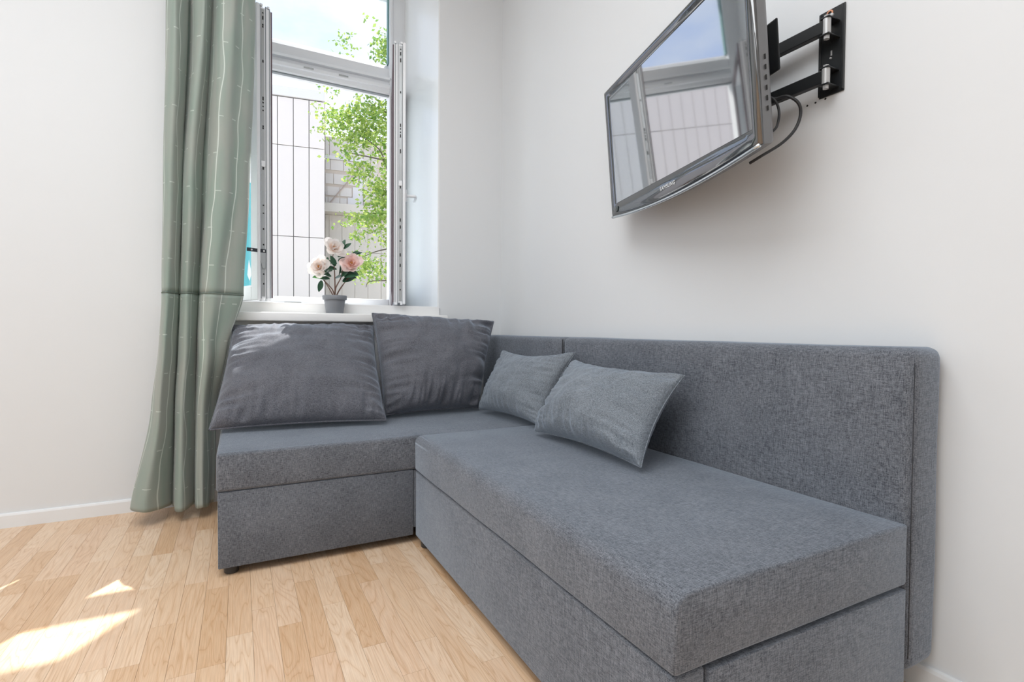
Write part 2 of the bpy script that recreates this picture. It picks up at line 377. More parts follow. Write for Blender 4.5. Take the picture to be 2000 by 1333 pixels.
# left module
obj('base_panel', rbox(xL+.004, xF-.002, yF+.004, -.03, zb0, zs0-.0015, .004, 2), m_fab, sofa, smooth=30)
bm = bmesh.new(); box(bm, xL, xB-.004, yF, -.03, zs0, zs1, .012, 4); puff(bm, .0022)
obj('seat_cushion', bm, m_fab, sofa, smooth=40)
obj('base_panel', rbox(xF, xB, yF+.006, -.03, zb0+.03, zs0-.004, .004, 2), m_fab, sofa, smooth=30)
# right module
bm = bmesh.new(); box(bm, xF, xB-.003, yN, yF-.003, zs0+.001, zs1+.003)
def edges_of(f): return [e for e in bm.edges if f((e.verts[0].co+e.verts[1].co)/2)]
bmesh.ops.bevel(bm, geom=edges_of(lambda c: c.z > zs1 and c.x < xF+.001), offset=.034, segments=6, affect='EDGES', profile=.5)
bmesh.ops.bevel(bm, geom=[e for e in bm.edges if e.calc_face_angle(0) > .5 and min(v.co.z for v in e.verts) < zs0+.05 or (e.calc_face_angle(0) > .5 and (e.verts[0].co.y < yN+.001 and e.verts[1].co.y < yN+.001)) or (e.calc_face_angle(0) > .5 and min(v.co.z for v in e.verts) > zs1)], offset=.007, segments=2, affect='EDGES', profile=.5)
puff(bm, .0022)
obj('seat_cushion', bm, m_fab, sofa, smooth=50)
obj('base_panel', rbox(xF+.003, -.783, yN+.006, yF-.004, zb0, zs0-.003, .008, 3), m_fab, sofa, smooth=30)
obj('end_panel', rbox(-.779, xB-.004, yN+.001, yN+.05, zb0+.012, zs0-.010, .004, 2), m_fab, sofa, smooth=30)
obj('base_core', boxbm(-.783, xB-.006, yN+.045, yF-.01, zb0+.02, zs0+.002), m_gap, sofa)
# backs
bm = rbox(xB, -.014, yF+.004, -.03, .11, .845, .028, 5); puff(bm, .002)
obj('backrest', bm, m_fab, sofa, smooth=50)
bm = bmesh.new(); box(bm, xB, -.014, yN-.002, yF-.001, .092, .845, .026, 5); puff(bm, .003)
obj('backrest', bm, m_fab, sofa, smooth=50)
# seams
def seam(pts, r=.0016):
    bm = bmesh.new(); tube(bm, pts, r, 5); return obj('seam', bm, m_seam, sofa, smooth=True)
seam([(xF+.006, yN+.0065, z) for z in (zs0+.02, zs1-.028)], .0014)
seam([(xF+.03, yN+.002, zs1-.028), (xB-.2, yN+.002, zs1-.028)], .0011)
seam([(xB+.006, yN-.0000, z) for z in (.13, .4, .81)], .0010)
seam([(xB, yF+.0015, .45), (xB-.0, yF+.0015, .835)], .003)
# feet
foot = bmesh.new(); lathe(foot, [(0, 0), (.020, 0), (.024, .004), (.026, .036), (0, .036)], 20)
f0 = obj('foot', foot, m_foot, None, smooth=40); f0.parent = sofa; f0.matrix_parent_inverse = Matrix.Identity(4)
for i, (a, b) in enumerate(((xL+.045, yF+.045), (xF+.035, yF-.06), (xL+.045, -.1), (xF+.03, yN+.06), (xB-.06, yN+.06), (xB-.1, -.1))):
    f = f0 if i == 0 else copy_of(f0, sofa); f.location = Vector((a, b, 0))-sofa.location
for f in [o for o in sofa.children if o.name.startswith('foot')][1:]:
    pass
bm = boxbm(xB-.06, xB-.02, yN+.1, yN+.14, 0, .06); bm.free()

# ------------------------------------------------------------------ cushions
def pillow(name, label, BL, BR, TR, TL, T, material, seed, pull=.06, wr=.012, n=96, k=76, power=.5, piping=True, group=None, back=.45, fold=None, gather=1.5):
    BL, BR, TR, TL = map(Vector, (BL, BR, TR, TL)); nrm = ((BR-BL)+(TR-TL)).cross((TL-BL)+(TR-BR)).normalized()
    if nrm.y > 0 and abs(nrm.y) > abs(nrm.x): nrm = -nrm
    if abs(nrm.x) >= abs(nrm.y) and nrm.x > 0: nrm = -nrm
    def base(s, t):
        ss = s*(1-pull*(1-t*t)); tt_ = t*(1-pull*(1.9 if t > 0 and pull > .06 else 1.1)*(1-s*s)); a = (ss+1)/2; b = (tt_+1)/2
        return BL.lerp(BR, a).lerp(TL.lerp(TR, a), b)
    bm = bmesh.new(); g = {}
    c = (BL+BR+TR+TL)/4
    for side in (1, -1):
        for i in range(n+1):
            for j in range(k+1):
                s = -math.cos(math.pi*i/n); t = -math.cos(math.pi*j/k)
                s = .6*s+.4*(2*i/n-1); t = .6*t+.4*(2*j/k-1)
                edge = i in (0, n) or j in (0, k)
                if side == -1 and edge: g[side, i, j] = g[1, i, j]; continue
                p = base(s, t)
                if not edge:
                    e = max(0, (1-s**2)*(1-t**2)); h = T*(.80*e**power+.20*e**.25)
                    # belly sits lower
                    h *= 1-.14*t
                    ds, dt = 1-abs(s), 1-abs(t)
                    w = gather*(abs(noise.noise(Vector((t*7.5, s*1.2, seed))))*-2.6+.6)*math.exp(-ds*4.5)*min(1, ds*7)+gather*(abs(noise.noise(Vector((s*8.5, t*1.3, seed+5))))*-2.6+.6)*math.exp(-dt*4.5)*min(1, dt*7)
                    w += .45*noise.noise(Vector((s*2.3+t*1.2, t*2.6-s, seed+9)))
                    w += .16*noise.noise(Vector((s*7, t*7, seed+3)))
                    h += wr*w*2.2
                    h = max(h, .002)
                    if fold: h += fold(s, t)
                    p = p+nrm*h*(1 if side == 1 else -back)
                g[side, i, j] = bm.verts.new(p)
        for i in range(n):
            for j in range(k):
                q = [g[side, i, j], g[side, i+1, j], g[side, i+1, j+1], g[side, i, j+1]]
                try: bm.faces.new(q if side == 1 else q[::-1])
                except ValueError: pass
    o = obj(name, bm, material, None, smooth=True); tag(o, label, 'cushion', group)
    per = [(i, 0) for i in range(n)]+[(n, j) for j in range(k)]+[(i, k) for i in range(n, 0, -1)]+[(0, j) for j in range(k, 0, -1)]
    pts = []
    for i, j in per:
        s = .6*-math.cos(math.pi*i/n)+.4*(2*i/n-1); t = .6*-math.cos(math.pi*j/k)+.4*(2*j/k-1); pts.append(base(s, t))
    b2 = bmesh.new(); tube(b2, pts+[pts[0]], .0045 if piping else .0022, 6, caps=False); obj('piping' if piping else 'edge_seam', b2, material, o, smooth=True)
    return o
pillow('back_cushion', 'large dark grey back cushion in the left corner beside the green curtain', (-1.605, -.565, .460), (-.905, -.655, .462), (-.850, -.150, .895), (-1.520, -.170, .890), .125, m_fabD, 3.1, .035, .012, gather=.85)
pillow('back_cushion', 'large dark grey back cushion nearest the room corner, standing tallest below the window', (-.875, -.50, .460), (-.370, -.475, .462), (-.180, -.270, .925), (-.868, -.215, .960), .15, m_fabD, 8.4, .03, .013, gather=1.1)
pillow('throw_cushion', 'small grey throw cushion further back in the corner, partly behind the front one', (-.385, -.535, .462), (-.345, -1.10, .462), (-.175, -1.105, .780), (-.225, -.500, .765), .100, m_fabL, 14.2, .095, .009, gather=.6, piping=False)
pillow('throw_cushion', 'small grey throw cushion in front, nearest the viewer, leaning on the backrest', (-.425, -1.175, .462), (-.420, -1.815, .465), (-.215, -1.785, .735), (-.185, -1.12, .748), .122, m_fabL, 21.7, .095, .010, gather=.75, piping=False)

# ------------------------------------------------------------------ curtain
def curtain_mat():
    M = mat('sage_green_curtain', (.38, .45, .39), .55, spec=.3); b = BS(M)
    BS(M).inputs['Sheen Weight'].default_value = .35
    uv = N(M, 'ShaderNodeUVMap'); sp = N(M, 'ShaderNodeSeparateXYZ'); L(M, uv.outputs[0], sp.inputs[0])
    def math_(op, a, b_=None, c=None):
        n = N(M, 'ShaderNodeMath', operation=op)
        for i, v in enumerate((a, b_, c)):
            if v is None: continue
            if isinstance(v, (int, float)): n.inputs[i].default_value = v
            else: L(M, v, n.inputs[i])
        return n.outputs[0]
    nz = N(M, 'ShaderNodeTexNoise'); nz.noise_dimensions = '2D'; nz.inputs['Scale'].default_value = 3.2; nz.inputs['Detail'].default_value = 1; L(M, uv.outputs[0], nz.inputs['Vector'])
    wob = math_('MULTIPLY', math_('SUBTRACT', nz.outputs[0], .5), .055)
    u = math_('ADD', sp.outputs[0], wob)
    per = .085
    fr = math_('PINGPONG', u, per/2); line = math_('LESS_THAN', fr, .0022)
    # short horizontal double dashes
    v1 = math_('PINGPONG', math_('ADD', sp.outputs[1], math_('MULTIPLY', math_('FLOOR', math_('DIVIDE', sp.outputs[0], .075)), .173)), .17)
    dash = math_('MULTIPLY', math_('LESS_THAN', v1, .0022), math_('LESS_THAN', math_('PINGPONG', sp.outputs[0], .0375), .021))
    tot = math_('MAXIMUM', math_('MULTIPLY', line, .8), math_('MULTIPLY', dash, .6))
    # streaky tone noise between grey and green threads
    n2 = N(M, 'ShaderNodeTexNoise'); n2.noise_dimensions = '2D'; n2.inputs['Scale'].default_value = 5; mpp = N(M, 'ShaderNodeMapping'); mpp.inputs['Scale'].default_value = (3, .5, 1); L(M, uv.outputs[0], mpp.inputs[0]); L(M, mpp.outputs[0], n2.inputs['Vector'])
    basec = ramp(M, n2.outputs[0], [(.35, (.37, .455, .40)), (.65, (.45, .485, .44))])
    mx = N(M, 'ShaderNodeMix', data_type='RGBA'); L(M, tot, mx.inputs[0]); L(M, basec.outputs[0], mx.inputs[6]); mx.inputs[7].default_value = (.80, .86, .80, 1)
    L(M, mx.outputs[2], b.inputs['Base Color'])
    tl = N(M, 'ShaderNodeBsdfTranslucent'); L(M, mx.outputs[2], tl.inputs[0]); ms = N(M, 'ShaderNodeMixShader'); ms.inputs[0].default_value = .28
    L(M, b.outputs[0], ms.inputs[1]); L(M, tl.outputs[0], ms.inputs[2]); L(M, ms.outputs[0], M.node_tree.nodes['Material Output'].inputs[0])
    wv = N(M, 'ShaderNodeTexNoise'); wv.inputs['Scale'].default_value = 260; L(M, uv.outputs[0], wv.inputs['Vector']); bump(M, wv.outputs[0], .12, .001)
    return M
m_cur = curtain_mat()
# rows: z, then (x, y) control points left edge -> right edge
rows = [
 (3.02, [(-1.765,-.075),(-1.775,-.14),(-1.735,-.185),(-1.700,-.13),(-1.700,-.075),(-1.665,-.16),(-1.625,-.185),(-1.605,-.12),(-1.605,-.08),(-1.565,-.19),(-1.515,-.20),(-1.47,-.155),(-1.42,-.10),(-1.43,-.07)]),
 (2.40, [(-1.775,-.075),(-1.785,-.14),(-1.745,-.19),(-1.705,-.13),(-1.702,-.075),(-1.668,-.165),(-1.63,-.19),(-1.608,-.12),(-1.606,-.08),(-1.565,-.20),(-1.515,-.21),(-1.47,-.165),(-1.42,-.12),(-1.43,-.09)]),
 (1.50, [(-1.795,-.070),(-1.800,-.14),(-1.765,-.19),(-1.735,-.13),(-1.732,-.075),(-1.715,-.165),(-1.68,-.19),(-1.655,-.12),(-1.650,-.08),(-1.615,-.20),(-1.560,-.22),(-1.50,-.18),(-1.450,-.135),(-1.462,-.10)]),
 (1.03, [(-1.805,-.065),(-1.815,-.14),(-1.785,-.19),(-1.752,-.13),(-1.748,-.075),(-1.728,-.165),(-1.70,-.19),(-1.675,-.12),(-1.670,-.08),(-1.645,-.19),(-1.60,-.22),(-1.54,-.19),(-1.478,-.155),(-1.490,-.13)]),
 (.80, [(-1.815,-.060),(-1.828,-.14),(-1.795,-.20),(-1.762,-.13),(-1.755,-.075),(-1.738,-.165),(-1.708,-.20),(-1.682,-.12),(-1.676,-.08),(-1.66,-.18),(-1.625,-.21),(-1.59,-.18),(-1.548,-.16),(-1.56,-.12)]),
 (.50, [(-1.835,-.055),(-1.855,-.14),(-1.815,-.21),(-1.778,-.14),(-1.768,-.08),(-1.755,-.17),(-1.722,-.20),(-1.692,-.13),(-1.684,-.09),(-1.672,-.17),(-1.645,-.20),(-1.62,-.16),(-1.598,-.13),(-1.604,-.08)]),
 (.055, [(-1.915,-.050),(-1.935,-.15),(-1.870,-.23),(-1.795,-.15),(-1.782,-.09),(-1.765,-.18),(-1.732,-.22),(-1.698,-.14),(-1.690,-.09),(-1.678,-.18),(-1.652,-.21),(-1.628,-.17),(-1.608,-.13),(-1.612,-.08)]),
]
NU, NZ = 9, 90
cols = [[None]*1 for _ in range(0)]
def row_at(z):
    for (za, A), (zb, B) in zip(rows, rows[1:]):
        if zb <= z <= za+1e-6:
            t = (za-z)/(za-zb); t = t*t*(3-2*t)*.5+t*.5
            out = []
            for a, b in zip(A, B):
                x, y = a[0]+(b[0]-a[0])*t, a[1]+(b[1]-a[1])*t
                y2 = -.133+(y+.075)*1.05; out.append(Vector((-1.496+(x+1.496)*(y2+3.03)/(y+3.03), y2, z)))
            return out
def curtain_part(z0, z1, nz, inflate=0):
    bm = bmesh.new(); uvl = bm.loops.layers.uv.new('UVMap'); grid = []; us = []
    for k in range(nz+1):
        z = z1+(z0-z1)*k/nz; P = smoothpts(row_at(z), NU); acc = 0; line = []; ul = []
        for i, p in enumerate(P):
            if i: acc += (p-P[i-1]).length
            q = p+Vector((noise.noise(Vector((i*.13, z*1.6, 1)))*.008, noise.noise(Vector((i*.13, z*1.6, 7)))*.010, 0))
            q.y = min(q.y-inflate, -.02)
            if z < .2: q.z = z+.012*noise.noise(Vector((i*.15, 2, 3)))*(.2-z)/.2 + (.05 if i < 0 else 0)+max(0, (1-i/40))*.045*(.2-z)/.2
            line.append(bm.verts.new(q)); ul.append(acc)
        grid.append(line); us.append((ul, z))
    for k in range(nz):
        for i in range(len(grid[0])-1):
            f = bm.faces.new((grid[k][i], grid[k+1][i], grid[k+1][i+1], grid[k][i+1]))
            for lp, (a, b) in zip(f.loops, ((k, i), (k+1, i), (k+1, i+1), (k, i+1))): lp[uvl].uv = (us[0][0][b], us[a][1])
    return bm
cur = obj('curtain', curtain_part(1.03, 3.02, 60), m_cur, None, smooth=True, recalc=False)
tag(cur, 'long sage green curtain with thin pale stitched lines left of the window', 'curtain')
lowc = obj('lower_hem_panel', curtain_part(.055, 1.034, 50, .0035), m_cur, cur, smooth=True, recalc=False)
bm = bmesh.new(); P = [p+Vector((noise.noise(Vector((i*.13, 1.03*1.6, 1)))*.008, noise.noise(Vector((i*.13, 1.03*1.6, 7)))*.010-.005, .003)) for i, p in enumerate(smoothpts(row_at(1.032), NU))]
tube(bm, P, .0028, 5); obj('hem_seam', bm, mat('hem_thread', (.16, .2, .17), .8), cur, smooth=True)
for o in (cur, lowc):
    s = o.modifiers.new('thickness', 'SOLIDIFY'); s.thickness = .0016; s.offset = 0
rod = empty('curtain_rod', (-1.1, -.13, 3.05)); tag(rod, 'white curtain rod above the window carrying the green curtain', 'curtain rod')
bm = bmesh.new(); tube(bm, [(-2.05, -.13, 3.05), (-.12, -.13, 3.05)], .012, 12); obj('pole', bm, m_trim, rod, smooth=40)
for xx in (-1.95, -.2):
    bm = bmesh.new(); tube(bm, [(xx, -.13, 3.04), (xx, -.002, 3.04)], .008, 8); lathe(bm, [(0, 0), (.03, 0), (.03, .006), (0, .006)], 16, frame_m((xx, -.0005, 3.04), (1, 0, 0), (0, 0, 1), (0, -1, 0)))
    obj('bracket', bm, m_trim, rod, smooth=40)
for i in range(7):
    xx = -1.77+i*.056; bm = bmesh.new()
    tube(bm, [(xx, -.13+.022*math.cos(a), 3.043+.022*math.sin(a)) for a in [2*math.pi*q/16 for q in range(17)]], .002, 6, caps=False); obj('ring', bm, m_trim, rod, smooth=True)

# ------------------------------------------------------------------ television on wall arm
m_screen = mat('glossy_screen', (.012, .013, .016), .035, spec=.5); BS(m_screen).inputs['IOR'].default_value = 6.5
m_bezel = mat('piano_black_bezel', (.012, .016, .02), .05, spec=.5); BS(m_bezel).inputs['IOR'].default_value = 2.4
m_silver = mat('silver_strip', (.62, .66, .68), .18, .85)
m_shell = mat('grey_tv_shell', (.17, .17, .175), .35, .25)
u = Vector((-.23182678, -.97273756, .00616274)); n_ = Vector((-.96954816, .23054322, -.08262074)); v = n_.cross(u)
if v.z < 0: v = -v
v.normalize(); tc_ = Vector((-.2305, -1.6975, 1.6094)); TW, TH = .88, .512
tv = empty('television', tc_); tag(tv, 'glossy black flat screen television tilted out from the wall on an arm', 'television')
MT = frame_m(tc_, u, v, n_)          # local: x toward camera-side end, y up, z out of the screen
def chin(x): return .026*(1-(x/(TW/2))**2)
# shell
bm = bmesh.new(); K = 28
def section(x, z, inset): return [(x, -TH/2-chin(x)*.9+inset, z)]
rings = []
for z, ins in ((-.004, 0), (-.030, .004), (-.046, .016)):
    ring = []
    for i in range(K+1):
        x = -TW/2+ins+(TW-2*ins)*i/K; ring.append(bm.verts.new(MT @ Vector((x, -TH/2-chin(x)+ins, z))))
    for i in range(K+1):
        x = TW/2-ins-(TW-2*ins)*i/K; ring.append(bm.verts.new(MT @ Vector((x, TH/2-ins, z))))
    rings.append(ring)
for A, B in zip(rings, rings[1:]):
    for i in range(len(A)): bm.faces.new((A[i], A[(i+1) % len(A)], B[(i+1) % len(A)], B[i]))
bm.faces.new(rings[0]); bm.faces.new(rings[-1][::-1])
box(bm, -.26, .26, -.17, .17, -.060, -.044, .008, 2, MT)
obj('back_shell', bm, m_shell, tv, smooth=30)
# bezel frame: sloping glossy border
bm = bmesh.new(); bw, bb = .036, .050
def loop(xo, yo_top, yo_bot, z, ch):
    o_ = []
    for i in range(K+1):
        x = -xo+2*xo*i/K; o_.append(bm.verts.new(MT @ Vector((x, -yo_bot-(chin(x) if ch else 0), z))))
    for i in range(K+1):
        x = xo-2*xo*i/K; o_.append(bm.verts.new(MT @ Vector((x, yo_top, z))))
    return o_
l0 = loop(TW/2, TH/2, TH/2, -.004, True); l1 = loop(TW/2-.001, TH/2-.001, TH/2-.001, .004, True); l2 = loop(TW/2-.008, TH/2-.008, TH/2-.006, .009, True)
l3 = loop(TW/2-.020, TH/2-.020, TH/2-.03, .0085, True); l4 = loop(TW/2-bw+.004, TH/2-bw+.004, TH/2-bb+.004, .004, False); l5 = loop(TW/2-bw, TH/2-bw, TH/2-bb, .000, False)
for A, B in ((l0, l1), (l1, l2), (l2, l3), (l3, l4), (l4, l5)):
    for i in range(len(A)): bm.faces.new((A[i], A[(i+1) % len(A)], B[(i+1) % len(A)], B[i]))
obj('bezel', bm, m_bezel, tv, smooth=60)
obj('screen', boxbm(-TW/2+bw-.002, TW/2-bw+.002, -TH/2+bb-.002, TH/2-bw+.002, -.003, .0006, M=MT), m_screen, tv)
bm = bmesh.new()
tube(bm, [MT @ Vector((x, -TH/2-chin(x)-.001, .006)) for x in [-TW/2+.004+(TW-.008)*i/40 for i in range(41)]], .0055, 8, flat=1); obj('silver_strip', bm, m_silver, tv, smooth=True)
bm = bmesh.new(); lathe(bm, [(0, .0), (.011, 0), (.013, .002), (.011, .004), (0, .0045)], 24, MT @ Matrix.Translation((-TW/2+.055, -TH/2+.022, .0085)))
obj('sensor_window', bm, mat('smoked_sensor', (.06, .075, .08), .2), tv, smooth=True)
# side keys
for k in range(6):
    yk = -.035-.026*k
    obj('side_button', boxbm(TW/2-.003, TW/2+.0006, yk-.006, yk+.006, -.023, -.0205, M=MT), m_gap, tv)
# maker's lettering on the lower border
cu = bpy.data.curves.new('logo', 'FONT'); cu.body = 'SAMSUNG'; cu.size = .019; cu.extrude = .0004; cu.align_x = 'CENTER'; cu.space_character = 1.15
tmp = bpy.data.objects.new('logo', cu); C.objects.link(tmp); bpy.context.view_layer.update()
me = bpy.data.meshes.new_from_object(tmp.evaluated_get(bpy.context.evaluated_depsgraph_get())); bpy.data.objects.remove(tmp)
me.transform(MT @ Matrix.Translation((0, -TH/2+.006, .0098))); me.materials.clear(); me.materials.append(mat('silver_print', (.8, .82, .84), .3))
obj('logo', me, None, tv)
# wall mount
mt = empty('wall_mount', (0, -2.115, 1.67)); tag(mt, 'black metal cantilever wall mount holding the television', 'wall mount')
m_blk = mat('black_powder_coat', (.022, .024, .026), .32, .2); m_chr = mat('grey_hinge_sleeve', (.5, .5, .5), .35, .3)
bm = bmesh.new(); box(bm, -.005, 0, -2.150, -2.079, 1.552, 1.795, .0022, 2); box(bm, -.010, -.003, -2.150, -2.144, 1.556, 1.791, .001, 1); box(bm, -.010, -.003, -2.085, -2.079, 1.556, 1.791, .001, 1)
obj('wall_plate', bm, m_blk, mt)
for y, z, r in ((-2.113, 1.776, .006), (-2.113, 1.572, .0055), (-2.113, 1.655, .003)):
    bm = bmesh.new(); lathe(bm, [(0, .0), (r, 0), (r*.8, .004), (0, .005)], 14, frame_m((-.005, y, z), (0, 1, 0), (0, 0, 1), (-1, 0, 0))); obj('screw', bm, m_chr, mt, smooth=40)
bm = boxbm(-.0062, -.005, -2.116, -2.112, 1.662, 1.676); obj('slot', bm, m_chr, mt)
lathe_m = bmesh.new(); lathe(lathe_m, [(.0055, 0), (.0095, 0), (.0095, .002), (.0055, .002)], 20, frame_m((-.0055, -2.108, 1.783), (0, 1, 0), (0, 0, 1), (-1, 0, 0))); obj('washer', lathe_m, mat('copper_washer', (.7, .33, .2), .35, .5), mt)
elb = Vector((-.052, -1.80, 0))
for z in (1.727, 1.590):
    for q in (z+.021, z-.025): obj('hinge_bracket', boxbm(-.056, -.004, -2.137, -2.111, q, q+.004, .001, 1), m_blk, mt)
    bm = bmesh.new(); tube(bm, [(-.045, -2.124, z-.021), (-.045, -2.124, z+.021)], .0105, 16); obj('hinge_sleeve', bm, m_chr, mt, smooth=40)
    for qa, qb in ((z-.034, z-.025), (z+.025, z+.031)):
        bm = bmesh.new(); tube(bm, [(-.045, -2.124, qa), (-.045, -2.124, qb)], .008, 6); obj('bolt', bm, m_chr, mt)
    a = Vector((-.045, -2.118, z)); b = Vector((elb.x, elb.y, z)); d = (b-a); ln = d.length; d.normalize()
    MA = frame_m(a, d, Vector((0, 0, 1)).cross(d), (0, 0, 1)); bm = bmesh.new(); box(bm, 0, ln, -.010, .010, -.0175, .0175, .0015, 1, MA); obj('arm', bm, m_blk, mt)
bm = bmesh.new(); tube(bm, [(elb.x, elb.y, 1.565), (elb.x, elb.y, 1.752)], .011, 14); obj('elbow_pin', bm, m_chr, mt, smooth=40)
pc = MT @ Vector((.0, .0, -.085)); d = (pc-Vector((elb.x, elb.y, pc.z)))
bm = bmesh.new(); a = Vector((elb.x, elb.y, 1.66)); b = MT @ Vector((-.02, .04, -.078)); d = b-a; ln = d.length; d.normalize(); y_ = Vector((0, 0, 1)).cross(d).normalized()
box(bm, 0, ln, -.010, .010, -.03, .03, .0015, 1, frame_m(a, d, y_, d.cross(y_))); obj('arm', bm, m_blk, mt)
bm = bmesh.new(); box(bm, -.12, .12, -.10, .10, -.066, -.060, .002, 1, MT); box(bm, -.04, .04, -.04, .04, -.080, -.064, .002, 1, MT); obj('head_plate', bm, m_blk, mt)
bm = bmesh.new(); box(bm, .30, .400, -.045, .090, -.104, -.098, .004, 2, MT); box(bm, .31, .390, -.035, .080, -.110, -.102, .003, 2, MT); box(bm, .18, .31, .0, .05, -.104, -.098, .002, 1, MT); box(bm, .20, .22, .01, .04, -.100, -.058, M=MT); obj('cable_cover', bm, m_blk, mt)
# cables
m_cab = mat('black_cable', (.02, .02, .022), .45)
def cable(pts, r, lab):
    bm = bmesh.new(); tube(bm, smoothpts(pts, 8), r, 8); o = obj('cable', bm, m_cab, None, smooth=True); tag(o, lab, 'cable'); return o
CB = [MT @ Vector(p) for p in ((.36, -.03, -.05), (.375, -.02, -.075))]
cable([MT @ Vector((.30, -.085, -.061)), MT @ Vector((.32, -.085, -.10)), (-.165, -2.057, 1.53), (-.155, -2.085, 1.528), (-.14, -2.107, 1.506), (-.13, -2.109, 1.477), (-.14, -2.101, 1.436), (-.17, -2.083, 1.398), (-.22, -2.057, 1.362), MT @ Vector((.32, -.268, -.055))], .0042, 'long black cable looping out from behind the television to its bottom edge')
cable([MT @ Vector((.31, -.07, -.053)), MT @ Vector((.33, -.08, -.10)), (-.19, -2.071, 1.516), (-.18, -2.079, 1.488), (-.19, -2.084, 1.449), (-.21, -2.083, 1.423), MT @ Vector((.33, -.22, -.058))], .0035, 'short black cable close behind the television side')
for yk in (-2.042, -2.067, -2.096):
    bm = bmesh.new(); lathe(bm, [(0, 0), (.003, 0), (.003, .0006), (0, .0006)], 10, frame_m((0, yk, 1.549), (0, 1, 0), (0, 0, 1), (-1, 0, 0))); h = obj('drill_hole', bm, m_gap, wr)

# ------------------------------------------------------------------ potted flower
px_, py_, pz_ = -1.035, -.058, .960
pot = empty('potted_camellia', (px_, py_, pz_)); tag(pot, 'small artificial camellia with three pale pink flowers in a grey pot on the sill', 'potted plant')
def at(x, y, z): return Vector((px_+x, py_+y, pz_+z))
m_pot = mat('grey_plastic_pot', (.23, .245, .27), .5)
bm = bmesh.new(); lathe(bm, [(0, 0), (.042, 0), (.0445, .003), (.055, .074), (.0545, .078), (.052, .078), (.052, .07), (0, .07)], 40, Matrix.Translation((px_, py_, pz_))); obj('pot', bm, m_pot, pot, smooth=40)
bm = bmesh.new(); lathe(bm, [(.0545, .074), (.0615, .074), (.063, .077), (.0635, .095), (.062, .0975), (.058, .0975), (.055, .09), (.0545, .074)], 40, Matrix.Translation((px_, py_, pz_))); obj('rim', bm, m_pot, pot, smooth=40)
bm = bmesh.new(); lathe(bm, [(.054, .070), (.054, .086), (.02, .09), (0, .091)], 24, Matrix.Translation((px_, py_, pz_))); obj('soil', bm, mat('brown_soil', (.06, .045, .035), .9), pot)
m_stem = mat('brown_stem', (.16, .09, .065), .7); m_leaf = mat('camellia_leaf', (.035, .10, .055), .35); m_leaf2 = mat('bright_leaf', (.08, .33, .06), .4)
ax = R_.copy(); ax.z = 0; ax.normalize()        # plant spreads mostly across the window
def pp(du, dz, dd=0):                            # du along the sill direction, dz height above pot foot, dd towards the room
    return at(du*.94, -.30*du*0-dd, dz)
stems = [[(0, .085), (.004, .14), (.03, .20), (.035, .26), (.02, .30)], [(0, .085), (-.012, .13), (-.05, .18), (-.075, .235)], [(.006, .085), (.02, .12), (.06, .19), (.085, .24)], [(.002, .085), (.0, .17), (-.005, .26), (-.01, .31), (.012, .38)], [(-.004, .085), (-.03, .14), (-.06, .19)], [(.004, .085), (.035, .15), (.09, .22)]]
for i, s in enumerate(stems):
    bm = bmesh.new(); P = smoothpts([pp(a*1.15, b, .012*math.sin(i*2+k)) for k, (a, b) in enumerate(s)], 4); tube(bm, P, [.0042*(1-.65*k/len(P)) for k in range(len(P))], 6); obj('stem', bm, m_stem, pot, smooth=True)
def leafmesh(name, ln, wd, material, curl=.12):
    bm = bmesh.new(); rows_ = []
    for i in range(7):
        t = i/6; w = wd*math.sin(math.pi*min(1, t*.93+.04))**.75*(1-.25*t)/2; z = -curl*ln*t*t
        rows_.append([bm.verts.new((t*ln, -w, z+w*.25)), bm.verts.new((t*ln, 0, z)), bm.verts.new((t*ln, w, z+w*.25))])
    for a, b in zip(rows_, rows_[1:]):
        bm.faces.new((a[0], b[0], b[1], a[1])); bm.faces.new((a[1], b[1], b[2], a[2]))
    me = bpy.data.meshes.new(name); bm.to_mesh(me); bm.free(); me.materials.append(material); me.polygons.foreach_set('use_smooth', [True]*len(me.polygons)); return me
lm = leafmesh('leaf', .062, .034, m_leaf); lm2 = leafmesh('leaf', .058, .036, m_leaf2)
def put(me, name, parent, p, d, upv, sc=1):
    d = Vector(d).normalized(); y_ = Vector(upv).cross(d)
    if y_.length < 1e-3: y_ = Vector((1, 0, 0))
    y_.normalize(); M = frame_m(p, d, y_, d.cross(y_)) @ Matrix.Scale(sc, 4)
    o = bpy.data.objects.new(name, me); C.objects.link(o); o.parent = parent
    o.matrix_parent_inverse = Matrix.Translation(-parent.location) if parent.type == 'EMPTY' else parent.matrix_world.inverted(); o.matrix_basis = M
    return o
